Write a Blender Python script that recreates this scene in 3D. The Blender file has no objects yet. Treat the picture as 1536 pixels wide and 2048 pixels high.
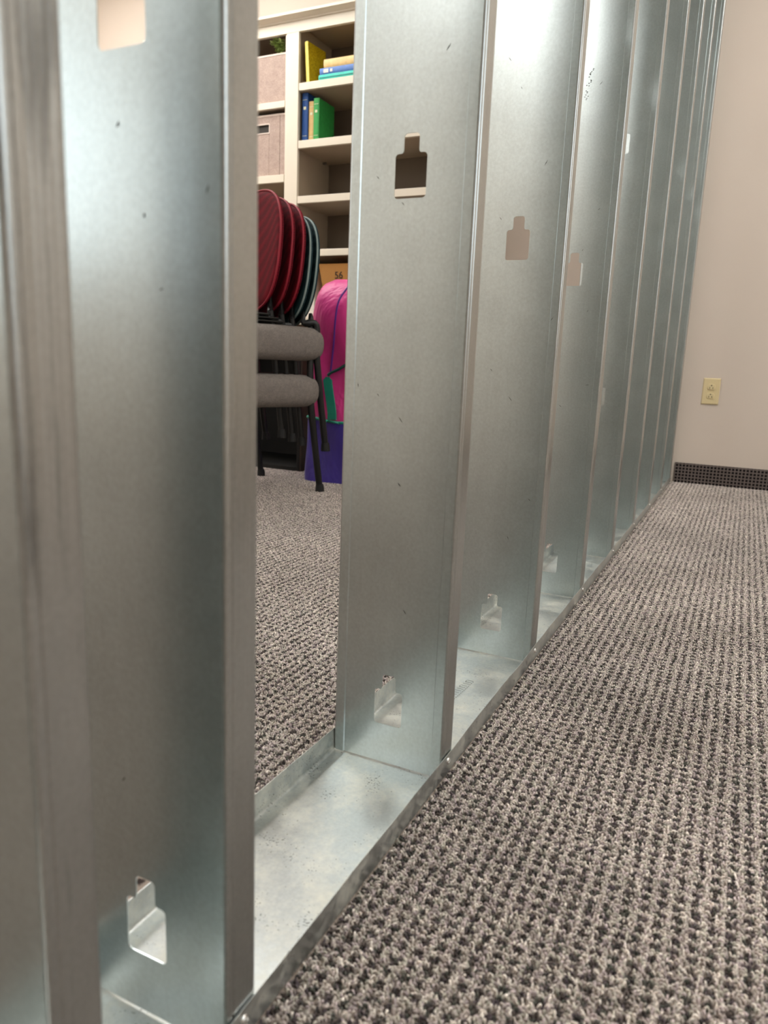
import bpy, bmesh, math, random
import numpy as np
from mathutils import Vector, Matrix
random.seed(7)
scene = bpy.context.scene
COL = scene.collection
PI = math.pi

# ------------------------------------------------------------------ sizes (metres)
CAM = Vector((0.271, 0.4658, 0.483)); YAW, PITCH, ROLL, FPX = 0.4465, 0.1981, 0.0395, 1471.76
PITCHS, WEB, FL, WALLY = 0.40585, 0.14665, 0.032, 4.094
CEIL = 2.72
XL, XR, YF = -3.6, 2.3, -2.6

# ------------------------------------------------------------------ object helpers
def link(o, parent=None):
    COL.objects.link(o)
    if parent is not None: o.parent = parent
    return o
def obj(name, bm, mat, parent=None, smooth=False, bevel=0.0, seg=2):
    me = bpy.data.meshes.new(name)
    bmesh.ops.recalc_face_normals(bm, faces=bm.faces[:])
    bm.to_mesh(me); bm.free()
    if mat is not None: me.materials.append(mat)
    o = link(bpy.data.objects.new(name, me), parent)
    if smooth:
        for p in me.polygons: p.use_smooth = True
        try: me.set_sharp_from_angle(angle=math.radians(40))
        except Exception: pass
    if bevel > 0:
        m = o.modifiers.new('bevel', 'BEVEL'); m.width = bevel; m.segments = seg; m.limit_method = 'ANGLE'; m.angle_limit = math.radians(40)
        m.harden_normals = False
    return o
def tag(o, label, cat, group=None, kind=None):
    o['label'] = label; o['category'] = cat
    if group: o['group'] = group
    if kind: o['kind'] = kind
    return o
def thing(name, label, cat, loc=(0, 0, 0), group=None):
    o = link(bpy.data.objects.new(name, None)); o.location = loc; o.empty_display_size = .05
    return tag(o, label, cat, group)
def struct(name, bm, mat, parent=None, **k):
    o = obj(name, bm, mat, parent, **k)
    if parent is None: o['kind'] = 'structure'
    return o
def sub(o, s): o['label'] = s; return o
def copy_tree(o, parent=None):
    c = o.copy(); COL.objects.link(c)
    if parent is not None: c.parent = parent
    for ch in list(o.children): copy_tree(ch, c)
    return c

# ------------------------------------------------------------------ mesh helpers
def BM(): return bmesh.new()
def box(bm, x0, x1, y0, y1, z0, z1, M=None):
    vs = [bm.verts.new((x, y, z)) for z in (z0, z1) for y in (y0, y1) for x in (x0, x1)]
    if M is not None:
        for v in vs: v.co = M @ v.co
    for f in ((0, 1, 3, 2), (4, 5, 7, 6), (0, 1, 5, 4), (2, 3, 7, 6), (0, 2, 6, 4), (1, 3, 7, 5)):
        bm.faces.new([vs[i] for i in f])
    return vs
def bbox(*a, M=None):
    bm = BM(); box(bm, *a, M=M); return bm
def rings(bm, rs, cap=True, closed=True):
    vr = [[bm.verts.new(p) for p in r] for r in rs]
    n = len(vr[0])
    for a, b in zip(vr, vr[1:]):
        for i in range(n if closed else n - 1):
            j = (i + 1) % n
            bm.faces.new((a[i], a[j], b[j], b[i]))
    if cap:
        bm.faces.new(vr[0][::-1]); bm.faces.new(vr[-1])
    return vr
def tube(bm, pts, r, n=10, sq=1.0):
    """round (or squarish when sq>1) tube along a polyline"""
    P = [Vector(p) for p in pts]; rs = []
    up = None
    for i, p in enumerate(P):
        t = ((P[i + 1] if i < len(P) - 1 else p) - (P[i - 1] if i else p)).normalized()
        if up is None:
            up = t.orthogonal().normalized()
        else:
            up = (up - t * up.dot(t)).normalized()
        s = t.cross(up)
        rr = r[i] if isinstance(r, (list, tuple)) else r
        rs.append([p + (up * math.cos(a) + s * math.sin(a)) * rr for a in [2 * PI * k / n for k in range(n)]])
    rings(bm, rs)
def smooth_path(pts, k=6):
    """Catmull-Rom"""
    P = [Vector(p) for p in pts]; P = [2 * P[0] - P[1]] + P + [2 * P[-1] - P[-2]]; out = []
    for i in range(1, len(P) - 2):
        a, b, c, d = P[i - 1:i + 3]
        for j in range(k):
            t = j / k
            out.append(.5 * (2 * b + (c - a) * t + (2 * a - 5 * b + 4 * c - d) * t * t + (3 * b - a - 3 * c + d) * t ** 3))
    out.append(P[-2]); return out
def sup(w, h, n, k=40):
    """superellipse outline"""
    out = []
    for i in range(k):
        a = 2 * PI * i / k; c, s = math.cos(a), math.sin(a)
        out.append((w * math.copysign(abs(c) ** (2 / n), c), h * math.copysign(abs(s) ** (2 / n), s)))
    return out
def extrude_profile(bm, prof, z0, z1, t, zs=None, axis='z'):
    """thin folded sheet: open profile (list of 2-D points) with thickness t, swept along an axis"""
    P = [Vector((p[0], p[1], 0)) for p in prof]
    N = []
    for i in range(len(P)):
        a = P[i] - P[i - 1] if i else P[1] - P[0]
        b = P[i + 1] - P[i] if i < len(P) - 1 else a
        n = (a.normalized() + b.normalized()); n = Vector((-n.y, n.x, 0)).normalized()
        k = max(.35, n.dot(Vector((-b.normalized().y, b.normalized().x, 0))))
        N.append(n / k)
    loop = P + [p + n * t for p, n in zip(P[::-1], N[::-1])]
    zs = zs or [z0, z1]
    if axis == 'z':
        rs = [[Vector((p.x, p.y, z)) for p in loop] for z in zs]
    else:
        rs = [[Vector((p.x, z, p.y)) for p in loop] for z in zs]
    rings(bm, rs)

# ------------------------------------------------------------------ materials
def mat(name):
    m = bpy.data.materials.new(name); m.use_nodes = True
    nt = m.node_tree; nt.nodes.clear()
    out = nt.nodes.new('ShaderNodeOutputMaterial'); b = nt.nodes.new('ShaderNodeBsdfPrincipled')
    nt.links.new(b.outputs[0], out.inputs[0])
    return m, nt, b
def rgb(r, g, b):
    """sRGB 0..255 to linear"""
    f = lambda c: c / 12.92 if c <= .04045 else ((c + .055) / 1.055) ** 2.4
    return (f(r / 255), f(g / 255), f(b / 255), 1)
class G:
    """tiny node-graph helper"""
    def __init__(s, nt): s.nt = nt
    def n(s, t, **k):
        x = s.nt.nodes.new(t)
        for a, v in k.items(): setattr(x, a, v)
        return x
    def l(s, a, b): s.nt.links.new(a, b)
    def coord(s, scale=(1, 1, 1), kind='Object', rot=(0, 0, 0)):
        c = s.n('ShaderNodeTexCoord'); m = s.n('ShaderNodeMapping'); m.inputs['Scale'].default_value = scale; m.inputs['Rotation'].default_value = rot
        s.l(c.outputs[kind], m.inputs[0]); return m.outputs[0]
    def wpos(s, scale=(1, 1, 1)):
        c = s.n('ShaderNodeNewGeometry'); m = s.n('ShaderNodeMapping'); m.inputs['Scale'].default_value = scale
        s.l(c.outputs['Position'], m.inputs[0]); return m.outputs[0]
    def noise(s, vec, scale, detail=2, rough=.5, dist=0):
        x = s.n('ShaderNodeTexNoise'); x.inputs['Scale'].default_value = scale; x.inputs['Detail'].default_value = detail
        x.inputs['Roughness'].default_value = rough; x.inputs['Distortion'].default_value = dist
        s.l(vec, x.inputs['Vector']); return x.outputs[0]
    def ramp(s, fac, stops, interp='LINEAR'):
        x = s.n('ShaderNodeValToRGB'); x.color_ramp.interpolation = interp; e = x.color_ramp.elements
        while len(e) < len(stops): e.new(.5)
        for el, (p, c) in zip(e, stops):
            el.position = p; el.color = c if len(c) == 4 else (*c, 1)
        s.l(fac, x.inputs[0]); return x.outputs[0]
    def mix(s, fac, a, b, mode='MIX'):
        x = s.n('ShaderNodeMix', data_type='RGBA', blend_type=mode)
        for i, v in ((0, fac), (6, a), (7, b)):
            if hasattr(v, 'links') or hasattr(v, 'is_linked'): s.l(v, x.inputs[i])
            else: x.inputs[i].default_value = v
        return x.outputs[2]
    def math(s, op, a, b=None, c=None, clamp=False):
        x = s.n('ShaderNodeMath', operation=op, use_clamp=clamp)
        for i, v in enumerate((a, b, c)):
            if v is None: continue
            if hasattr(v, 'is_linked'): s.l(v, x.inputs[i])
            else: x.inputs[i].default_value = v
        return x.outputs[0]
    def bump(s, h, strength, dist, bsdf):
        x = s.n('ShaderNodeBump'); x.inputs['Strength'].default_value = strength; x.inputs['Distance'].default_value = dist
        s.l(h, x.inputs['Height']); s.l(x.outputs[0], bsdf.inputs['Normal'])
B1, W1 = (0, 0, 0, 1), (1, 1, 1, 1)

def plain(name, c, rough=.5, metal=0, noise=.06, nscale=30, bump=0, bscale=200, spec=.5):
    m, nt, b = mat(name); g = G(nt)
    v = g.coord()
    n = g.noise(v, nscale, 3)
    lo = tuple(x * (1 - noise) for x in c[:3]) + (1,); hi = tuple(min(1, x * (1 + noise)) for x in c[:3]) + (1,)
    g.l(g.ramp(n, [(.3, lo), (.7, hi)]), b.inputs['Base Color'])
    b.inputs['Roughness'].default_value = rough; b.inputs['Metallic'].default_value = metal
    b.inputs['Specular IOR Level'].default_value = spec
    if bump: g.bump(g.noise(v, bscale, 2), bump, .001, b)
    return m

def galvanised(name, base=(.565, .628, .63), rough=.30, smear=0.0, dust=0.0, aniso=0.0):
    m, nt, b = mat(name); g = G(nt)
    w = g.wpos()
    sp = g.noise(g.wpos((1, 1, 1)), 260, 3, .6)                     # fine zinc grain
    st = g.noise(g.wpos((90, 90, 3.0)), 1.0, 3, .6)                  # rolling streaks along the length
    bl = g.noise(w, 9, 3, .6)                                        # slow blotches
    f = g.math('ADD', g.math('MULTIPLY', sp, .45), g.math('ADD', g.math('MULTIPLY', st, .14), g.math('MULTIPLY', bl, .42)))
    lo = tuple(x * .86 for x in base) + (1,); hi = tuple(min(1, x * 1.1) for x in base) + (1,)
    col = g.ramp(f, [(.36, lo), (.72, hi)])
    if smear > 0:
        sm = g.noise(g.wpos((60, 60, 6)), 1.0, 3, .6, .5)
        k = g.ramp(sm, [(.54, B1), (.74, W1)])
        col = g.mix(g.math('MULTIPLY', k, smear), col, rgb(48, 48, 47))
    rg = g.math('ADD', rough - .05, g.math('MULTIPLY', f, .10))
    if dust > 0:
        d = g.noise(w, 16, 4, .7); d2 = g.noise(w, 150, 3, .6)
        k = g.ramp(g.math('ADD', g.math('MULTIPLY', d, .75), g.math('MULTIPLY', d2, .3)), [(.46, B1), (.74, W1)])
        k = g.math('MULTIPLY', k, dust)
        col = g.mix(k, col, rgb(232, 230, 214))
        rg = g.math('ADD', rg, g.math('MULTIPLY', k, .35), clamp=True)
        sk = g.math('LESS_THAN', g.math('ADD', g.noise(w, 420, 1), g.math('MULTIPLY', g.noise(w, 25, 1), .5)), .50)
        col = g.mix(g.math('MULTIPLY', sk, .7), col, rgb(60, 58, 54))
        g.l(g.math('SUBTRACT', 1, g.math('MULTIPLY', k, .75)), b.inputs['Metallic'])
    else:
        b.inputs['Metallic'].default_value = 1
    g.l(col, b.inputs['Base Color']); g.l(rg, b.inputs['Roughness'])
    wav = g.math('ADD', g.math('MULTIPLY', g.noise(w, 6, 1), 1.0), g.math('MULTIPLY', sp, .02))
    g.bump(wav, .12, .01, b)
    return m

MAT = {}
MAT['web'] = galvanised('galvanised steel')
MAT['flange'] = galvanised('ribbed flange steel', (.50, .53, .525), .30, smear=.12)
MAT['flange_smeared'] = galvanised('smeared flange steel', (.50, .525, .52), .34, smear=.65)
MAT['track'] = galvanised('dusty track steel', (.53, .565, .56), .38, dust=.62)
MAT['scuff'] = plain('dark scuff', rgb(62, 63, 62), .6, .5)
MAT['stamp_ink'] = plain('faded grey ink', rgb(104, 108, 105), .6, .4)
MAT['screw'] = plain('zinc screw', (.75, .75, .73, 1), .25, 1, .05)
MAT['wall'] = plain('beige wall paint', rgb(214, 202, 189), .8, 0, .012, 4, .12, 350, .25)
MAT['ceiling'] = plain('white ceiling tile', rgb(228, 226, 220), .9, 0, .04, 60)
MAT['cream'] = plain('cream shelf paint', rgb(232, 222, 203), .45, 0, .02, 8, .05, 120)
MAT['shaded_cream'] = plain('shade toned cream paint', rgb(176, 161, 140), .5, 0, .02, 8)  # cream paint with the shade inside the bays put into its colour
MAT['taupe'] = plain('taupe back panel', rgb(104, 91, 76), .6, 0, .05, 6)  # taupe panel, toned darker for the shade deep in the bays
MAT['ivory'] = plain('ivory plastic', rgb(222, 205, 160), .35, 0, .02, 8)
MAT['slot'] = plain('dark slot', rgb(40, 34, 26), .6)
MAT['black'] = plain('black painted steel', rgb(5, 5, 5), .45, 0, .1, 30)
MAT['rubber'] = plain('black rubber', rgb(14, 14, 14), .7)
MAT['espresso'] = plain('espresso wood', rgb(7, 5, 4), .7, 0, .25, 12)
MAT['espresso_edge'] = plain('brown wood edge', rgb(44, 26, 14), .5, 0, .2, 12)

def weave(name, c1, c2, scale, rough=.9, bump=.4, amt=1.0):
    """two-tone woven cloth"""
    m, nt, b = mat(name); g = G(nt)
    v = g.coord((scale, scale, scale))
    n = g.noise(v, 1.0, 2, .6); n2 = g.noise(v, .18, 3, .6)
    wv = g.n('ShaderNodeTexChecker'); wv.inputs['Scale'].default_value = 1.6; g.l(v, wv.inputs['Vector'])
    f = g.math('ADD', g.math('MULTIPLY', n, .6), g.math('ADD', g.math('MULTIPLY', wv.outputs['Fac'], .15 * amt), g.math('MULTIPLY', n2, .25)))
    g.l(g.ramp(f, [(.3, c1), (.7, c2)]), b.inputs['Base Color'])
    b.inputs['Roughness'].default_value = rough; b.inputs['Specular IOR Level'].default_value = .2
    g.bump(f, bump, .0008, b)
    return m
MAT['tweed'] = weave('grey tweed', rgb(92, 86, 82), rgb(150, 142, 135), 420)
MAT['linen'] = weave('pinkish linen', rgb(152, 130, 120), rgb(204, 184, 172), 230)
MAT['linen_edge'] = plain('linen binding', rgb(224, 208, 196), .8)

def dotted(name, c1, c2, scale, rough=.75):
    """knitted mesh with rows of small dimples"""
    m, nt, b = mat(name); g = G(nt)
    v = g.coord((scale, scale, scale), rot=(.78, 0, 0))
    vo = g.n('ShaderNodeTexVoronoi'); vo.inputs['Scale'].default_value = 1; vo.inputs['Randomness'].default_value = .12
    g.l(v, vo.inputs['Vector'])
    g.l(g.ramp(vo.outputs['Distance'], [(.25, c1), (.6, c2)]), b.inputs['Base Color'])
    b.inputs['Roughness'].default_value = rough; b.inputs['Specular IOR Level'].default_value = .15
    g.bump(vo.outputs['Distance'], .5, .001, b)
    return m
MAT['red_mesh'] = dotted('red knit mesh', rgb(48, 2, 11), rgb(112, 9, 28), 210)
MAT['red_pipe'] = plain('red piping', rgb(146, 16, 40), .6)
MAT['teal_mesh'] = dotted('dark teal knit mesh', rgb(12, 28, 33), rgb(38, 62, 66), 210)
MAT['teal_pipe'] = plain('grey teal piping', rgb(134, 152, 150), .6)

def nylon(name, c, rough=.45, fold=.35):
    m, nt, b = mat(name); g = G(nt)
    v = g.coord((1, 1, .55))
    n = g.noise(v, 9, 3, .55, .6)
    g.l(g.ramp(n, [(.3, tuple(x * .85 for x in c[:3]) + (1,)), (.7, c)]), b.inputs['Base Color'])
    b.inputs['Roughness'].default_value = rough
    b.inputs['Sheen Weight'].default_value = .15
    g.bump(n, fold, .05, b)
    return m
MAT['pink'] = nylon('pink nylon', rgb(236, 62, 150))
MAT['purple'] = nylon('purple nylon', rgb(62, 44, 150))
MAT['teal_strap'] = nylon('teal webbing', rgb(16, 150, 124), .6, .15)
MAT['seam'] = plain('violet piping', rgb(92, 30, 140), .5)
MAT['cardboard'] = plain('brown cardboard', rgb(176, 124, 62), .85, 0, .05, 14)
MAT['cardboard_light'] = plain('pale cardboard edge', rgb(206, 170, 120), .85, 0, .05, 14)
MAT['ink'] = plain('black ink', rgb(28, 22, 18), .7)
MAT['paper'] = plain('white paper', rgb(232, 226, 214), .8, 0, .03)
MAT['pages'] = plain('book pages', rgb(226, 214, 186), .85, 0, .06, 90)
MAT['leaf'] = plain('green leaf', rgb(176, 200, 120), .4, 0, .35, 40)
MAT['soil'] = plain('dark moss', rgb(30, 34, 20), .9)
MAT['plastic_clear'] = plain('glossy clear sleeve', rgb(190, 190, 184), .15, 0, .05)
MAT['metal_thin'] = plain('thin wire', rgb(150, 148, 142), .35, 1)
def book_cloth(name, c, rough=.55): return plain(name, c, rough, 0, .10, 60, .15, 500)
MAT['bk_yellow'] = weave('yellow speckled cover', rgb(150, 118, 0), rgb(240, 214, 40), 160, .6, .2)
MAT['bk_yellow_spine'] = book_cloth('pale yellow spine', rgb(244, 228, 120))
MAT['bk_tan'] = book_cloth('tan cloth', rgb(226, 194, 132))
MAT['bk_blue'] = book_cloth('steel blue cloth', rgb(84, 124, 190))
MAT['bk_teal'] = book_cloth('turquoise cloth', rgb(44, 190, 172))
MAT['bk_navy'] = book_cloth('navy cloth', rgb(26, 74, 140))
MAT['bk_tan2'] = book_cloth('ochre cloth', rgb(206, 172, 112))
MAT['bk_green'] = book_cloth('green cloth', rgb(46, 150, 70))
MAT['gold'] = plain('pale stamping', rgb(214, 214, 180), .5)

def emitter(name, c, s):
    m = bpy.data.materials.new(name); m.use_nodes = True; nt = m.node_tree; nt.nodes.clear()
    o = nt.nodes.new('ShaderNodeOutputMaterial'); e = nt.nodes.new('ShaderNodeEmission')
    e.inputs[0].default_value = c; e.inputs[1].default_value = s; nt.links.new(e.outputs[0], o.inputs[0]); return m

# carpet: base cloth under the pile and the same colours for the loops
CELL, LOOP, NL = .0147, .0147 / 5, 5
def carpet_base():
    m, nt, b = mat('carpet backing'); g = G(nt)
    w = g.wpos((1 / CELL, 1 / CELL, 1 / CELL))
    sx = g.n('ShaderNodeSeparateXYZ'); g.l(w, sx.inputs[0])
    jit = g.noise(g.wpos(), 260, 2, .6)
    def tri(o): return g.math('ABSOLUTE', g.math('SUBTRACT', g.math('FRACT', o), .5))
    d = g.math('ADD', g.math('MAXIMUM', tri(sx.outputs[0]), tri(sx.outputs[1])), g.math('MULTIPLY', g.math('SUBTRACT', jit, .5), .35))
    c = g.ramp(d, [(.18, rgb(60, 53, 51)), (.34, rgb(150, 138, 128))])
    g.l(c, b.inputs['Base Color']); b.inputs['Roughness'].default_value = 1; b.inputs['Specular IOR Level'].default_value = .05
    g.bump(jit, .6, .003, b)
    return m
MAT['carpet'] = carpet_base()
def carpet_loops():
    m, nt, b = mat('carpet loop yarn'); g = G(nt)
    a = g.n('ShaderNodeAttribute'); a.attribute_type = 'INSTANCER'; a.attribute_name = 'yarn'
    g.l(a.outputs['Color'], b.inputs['Base Color'])
    b.inputs['Roughness'].default_value = .95; b.inputs['Specular IOR Level'].default_value = .1
    return m
MAT['yarn'] = carpet_loops()
def baseboard_mat():
    m, nt, b = mat('dark woven base strip'); g = G(nt)
    w = g.wpos()
    sx = g.n('ShaderNodeSeparateXYZ'); g.l(w, sx.inputs[0])
    def tri(o, p): return g.math('ABSOLUTE', g.math('SUBTRACT', g.math('FRACT', g.math('MULTIPLY', o, 1 / p)), .5))
    d = g.math('MAXIMUM', tri(sx.outputs[0], .0147), tri(sx.outputs[2], .0147))
    d = g.math('ADD', d, g.math('MULTIPLY', g.math('SUBTRACT', g.noise(w, 250, 2), .5), .2))
    g.l(g.ramp(d, [(.24, rgb(24, 21, 22)), (.44, rgb(118, 108, 103))]), b.inputs['Base Color'])
    b.inputs['Roughness'].default_value = 1; b.inputs['Specular IOR Level'].default_value = .05
    g.bump(d, .6, .003, b); return m
MAT['base_strip'] = baseboard_mat()

# ------------------------------------------------------------------ the room
struct('floor', bbox(XL, XR, YF, WALLY, -.05, 0), MAT['carpet'])
struct('ceiling', bbox(XL, XR, YF, WALLY, CEIL, CEIL + .05), MAT['ceiling'])
struct('wall_back', bbox(XL, XR, WALLY, WALLY + .1, 0, CEIL), MAT['wall'])
struct('wall_front', bbox(XL, XR, YF - .1, YF, 0, CEIL), MAT['wall'])
struct('wall_left', bbox(XL - .1, XL, YF, WALLY, 0, CEIL), MAT['wall'])
struct('wall_right', bbox(XR, XR + .1, YF, WALLY, 0, CEIL), MAT['wall'])
struct('baseboard_back', bbox(.012, XR, WALLY - .007, WALLY, .001, .0929), MAT['base_strip'], bevel=.002)

# added unseen windows whose panes glow to brighten the stud edges and webs
def fill_window(name, side, wy0, wy1, wz0, wz1, strength):
    bm = BM(); sg = 1 if side > 0 else -1; X = XR if side > 0 else XL
    xs = lambda a, b: tuple(sorted((X - sg * a, X - sg * b)))
    for q in ((wy0 - .06, wy0, wz0 - .06, wz1 + .06), (wy1, wy1 + .06, wz0 - .06, wz1 + .06), (wy0, wy1, wz0 - .06, wz0), (wy0, wy1, wz1, wz1 + .06), ((wy0 + wy1) / 2 - .02, (wy0 + wy1) / 2 + .02, wz0, wz1)):
        box(bm, *xs(.03, .001), *q)
    wf = struct(name, bm, MAT['cream'])
    obj('pane', bbox(*xs(.012, .004), wy0, wy1, wz0, wz1), emitter('glowing fill pane', (.90, .97, 1, 1), strength), wf)
fill_window('fill_window_1', 1, -.2, 1.5, .85, 2.05, 3.2)
fill_window('fill_window_2', -1, -2.4, -.8, 1.05, 2.3, 3.6)

# ------------------------------------------------------------------ carpet pile (stuff)
def carpet_pile(name, regions, label):
    rng = np.random.default_rng(11)
    Ps = []
    for (x0, x1, y0, y1) in regions:
        i0, i1 = math.ceil(x0 / LOOP), math.floor(x1 / LOOP); j0, j1 = math.ceil(y0 / LOOP), math.floor(y1 / LOOP)
        I, J = np.meshgrid(np.arange(i0, i1), np.arange(j0, j1)); Ps.append(np.stack([I.ravel(), J.ravel()], 1))
    ij = np.concatenate(Ps); n = len(ij)
    # the weave: a two by two clump of dark loops in every four by four cell
    a, b = ij[:, 0] % NL, ij[:, 1] % NL
    da, db = np.abs(a - 2), np.abs(b - 2)
    dark = ((da <= 1) & (db <= 1) & ~((da == 1) & (db == 1) & (rng.random(n) < .25))) | ((da == 0) & (db == 2) & (rng.random(n) < .35))
    flip = rng.random(n); dark = np.where(flip < .035, ~dark, dark)
    light_c = np.array([[.66, .60, .54], [.76, .70, .63], [.56, .495, .465], [.84, .79, .72], [.60, .58, .50], [.62, .54, .54]])
    light_c = light_c * np.array([.985, .962, .955])
    dark_c = np.array([[.075, .060, .055], [.105, .085, .075], [.055, .052, .050], [.095, .075, .085], [.070, .076, .062]])
    lc = light_c[rng.integers(0, len(light_c), n)]; dc = dark_c[rng.integers(0, len(dark_c), n)]
    edge = (rng.random(n) * .35)[:, None]
    c = np.where(dark[:, None], dc * (1 - edge * .2) + lc * edge * .3, lc * (1 - edge) + dc * edge)
    tone = 1 + .10 * np.sin(ij[:, 0] * .021 + 1.3 * np.sin(ij[:, 1] * .013)) * np.cos(ij[:, 1] * .017)
    c = c * (tone * (.66 + .62 * rng.random(n)))[:, None]
    xy = (ij + .5) * LOOP + (rng.random((n, 2)) - .5) * LOOP * .5
    hz = -.0005 - .0006 * dark + (rng.random(n) - .5) * .0012
    co = np.column_stack([xy, hz]).astype(np.float32)
    me = bpy.data.meshes.new(name); me.vertices.add(n); me.vertices.foreach_set('co', co.ravel())
    at = me.attributes.new('yarn', 'FLOAT_COLOR', 'POINT'); at.data.foreach_set('color', np.column_stack([c, np.ones(n)]).astype(np.float32).ravel())
    rot = np.column_stack([(rng.random(n) - .5) * .8, (rng.random(n) - .5) * .8, rng.random(n) * 6.283]).astype(np.float32)
    ar = me.attributes.new('turn', 'FLOAT_VECTOR', 'POINT'); ar.data.foreach_set('vector', rot.ravel())
    sc = np.column_stack([.85 + .45 * rng.random(n), .85 + .45 * rng.random(n), .8 + .55 * rng.random(n)]).astype(np.float32)
    as_ = me.attributes.new('swell', 'FLOAT_VECTOR', 'POINT'); as_.data.foreach_set('vector', sc.ravel())
    o = link(bpy.data.objects.new(name, me)); me.materials.append(MAT['yarn'])
    ng = bpy.data.node_groups.new('loop pile', 'GeometryNodeTree')
    ng.interface.new_socket('Geometry', in_out='INPUT', socket_type='NodeSocketGeometry')
    ng.interface.new_socket('Geometry', in_out='OUTPUT', socket_type='NodeSocketGeometry')
    N = ng.nodes.new; L = ng.links.new
    gi, go = N('NodeGroupInput'), N('NodeGroupOutput')
    q = N('GeometryNodeCurvePrimitiveBezierSegment'); q.mode = 'OFFSET'; q.inputs['Resolution'].default_value = 7
    q.inputs['Start'].default_value = (-.0011, 0, 0); q.inputs['End'].default_value = (.0011, 0, 0)
    q.inputs['Start Handle'].default_value = (-.0008, 0, .0042); q.inputs['End Handle'].default_value = (.0008, 0, .0042)
    ci = N('GeometryNodeCurvePrimitiveCircle'); ci.mode = 'RADIUS'; ci.inputs['Resolution'].default_value = 6; ci.inputs['Radius'].default_value = .00078
    cm = N('GeometryNodeCurveToMesh'); L(q.outputs[0], cm.inputs['Curve']); L(ci.outputs[0], cm.inputs['Profile Curve'])
    ss = N('GeometryNodeSetShadeSmooth'); L(cm.outputs[0], ss.inputs[0])
    sm = N('GeometryNodeSetMaterial'); sm.inputs['Material'].default_value = MAT['yarn']; L(ss.outputs[0], sm.inputs[0])
    def attr(nm, t='FLOAT_VECTOR'):
        x = N('GeometryNodeInputNamedAttribute'); x.data_type = t; x.inputs[0].default_value = nm; return x.outputs[0]
    ip = N('GeometryNodeInstanceOnPoints'); L(gi.outputs[0], ip.inputs['Points']); L(sm.outputs[0], ip.inputs['Instance'])
    er = N('FunctionNodeEulerToRotation'); L(attr('turn'), er.inputs[0]); L(er.outputs[0], ip.inputs['Rotation']); L(attr('swell'), ip.inputs['Scale'])
    L(ip.outputs[0], go.inputs[0])
    md = o.modifiers.new('pile', 'NODES'); md.node_group = ng
    tag(o, label, 'carpet', kind='stuff')
    return o
carpet_pile('carpet_pile', [(.0012, .95, .55, WALLY - .01), (-1.75, -WEB - .004, .95, 3.3)],
            'grey brown looped carpet pile with a small dark check covering the floor')

# ------------------------------------------------------------------ the metal studs
def knock(kx, z):
    """outline of a key shaped knockout, bottom edge at z"""
    w, n_, h, sh = .0183, .0088, .0640, .0445
    r = .004; pts = []
    def arc(cx, cz, a0, a1, rr, k=5):
        for i in range(k + 1):
            a = a0 + (a1 - a0) * i / k
            pts.append((kx + cx + rr * math.cos(a), z + cz + rr * math.sin(a)))
    arc(-w + r, r, PI, 1.5 * PI, r); arc(w - r, r, 1.5 * PI, 2 * PI, r)
    arc(w - r, sh - r, 0, .5 * PI, r); arc(n_ + .003, sh + .003, 1.5 * PI, PI, .003)
    arc(n_ - r, h - r, 0, .5 * PI, r); arc(-n_ + r, h - r, .5 * PI, PI, r)
    arc(-n_ - .003, sh + .003, 0, -.5 * PI, .003); arc(-w + r, sh - r, .5 * PI, PI, r)
    return pts
T = .0009
ST = .0145            # raised strip along both edges of the web
def web_bm(z_holes, H, kx=-.0740):
    """the punched sheet between the two bends"""
    bm = BM()
    x0, x1 = -WEB + .003, -.003
    a0, a1 = -WEB + ST, -ST
    rec = .0015
    # flat recessed middle with the knockouts, filled in bands
    def face(pts): return bm.faces.new([bm.verts.new((x, rec, z)) for x, z in pts])
    zz = .001
    for zh in z_holes:
        b0, b1 = zh - .02, zh + .084
        if b0 > zz + .002: face([(a0, zz), (a1, zz), (a1, b0), (a0, b0)])
        else: b0 = zz
        outer = [bm.verts.new((x, rec, z)) for x, z in ((a0, b0), (a1, b0), (a1, b1), (a0, b1))]
        inner = [bm.verts.new((x, rec, z)) for x, z in knock(kx, zh)]
        es = [bm.edges.new((l[i], l[(i + 1) % len(l)])) for l in (outer, inner) for i in range(len(l))]
        bmesh.ops.triangle_fill(bm, use_beauty=True, use_dissolve=False, edges=es)
        # drop triangles that filled the hole
        cen = [f for f in bm.faces if b0 < f.calc_center_median().z < b1]
        for f in cen:
            c = f.calc_center_median(); dx = abs(c.x - kx); dz = c.z - zh
            if all(v in inner for v in f.verts) and ((0 < dz < .0445 and dx < .0183) or (.044 <= dz < .064 and dx < .0088)):
                bm.faces.remove(f)
        zz = b1
    face([(a0, zz), (a1, zz), (a1, H), (a0, H)])
    # edge strips with a small step
    for s in (0, 1):
        X = (lambda x: x) if s == 0 else (lambda x: -WEB - x)
        prof = [(X(-.003), 0), (X(-ST + .0012), 0), (X(-ST - .0012 + .0012), rec)]
        for (xa, ya), (xb, yb) in zip(prof, prof[1:]):
            bm.faces.new([bm.verts.new(p) for p in ((xa, ya, .001), (xb, yb, .001), (xb, yb, H), (xa, ya, H))])
    bmesh.ops.remove_doubles(bm, verts=bm.verts[:], dist=1e-5)
    return bm
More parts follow.
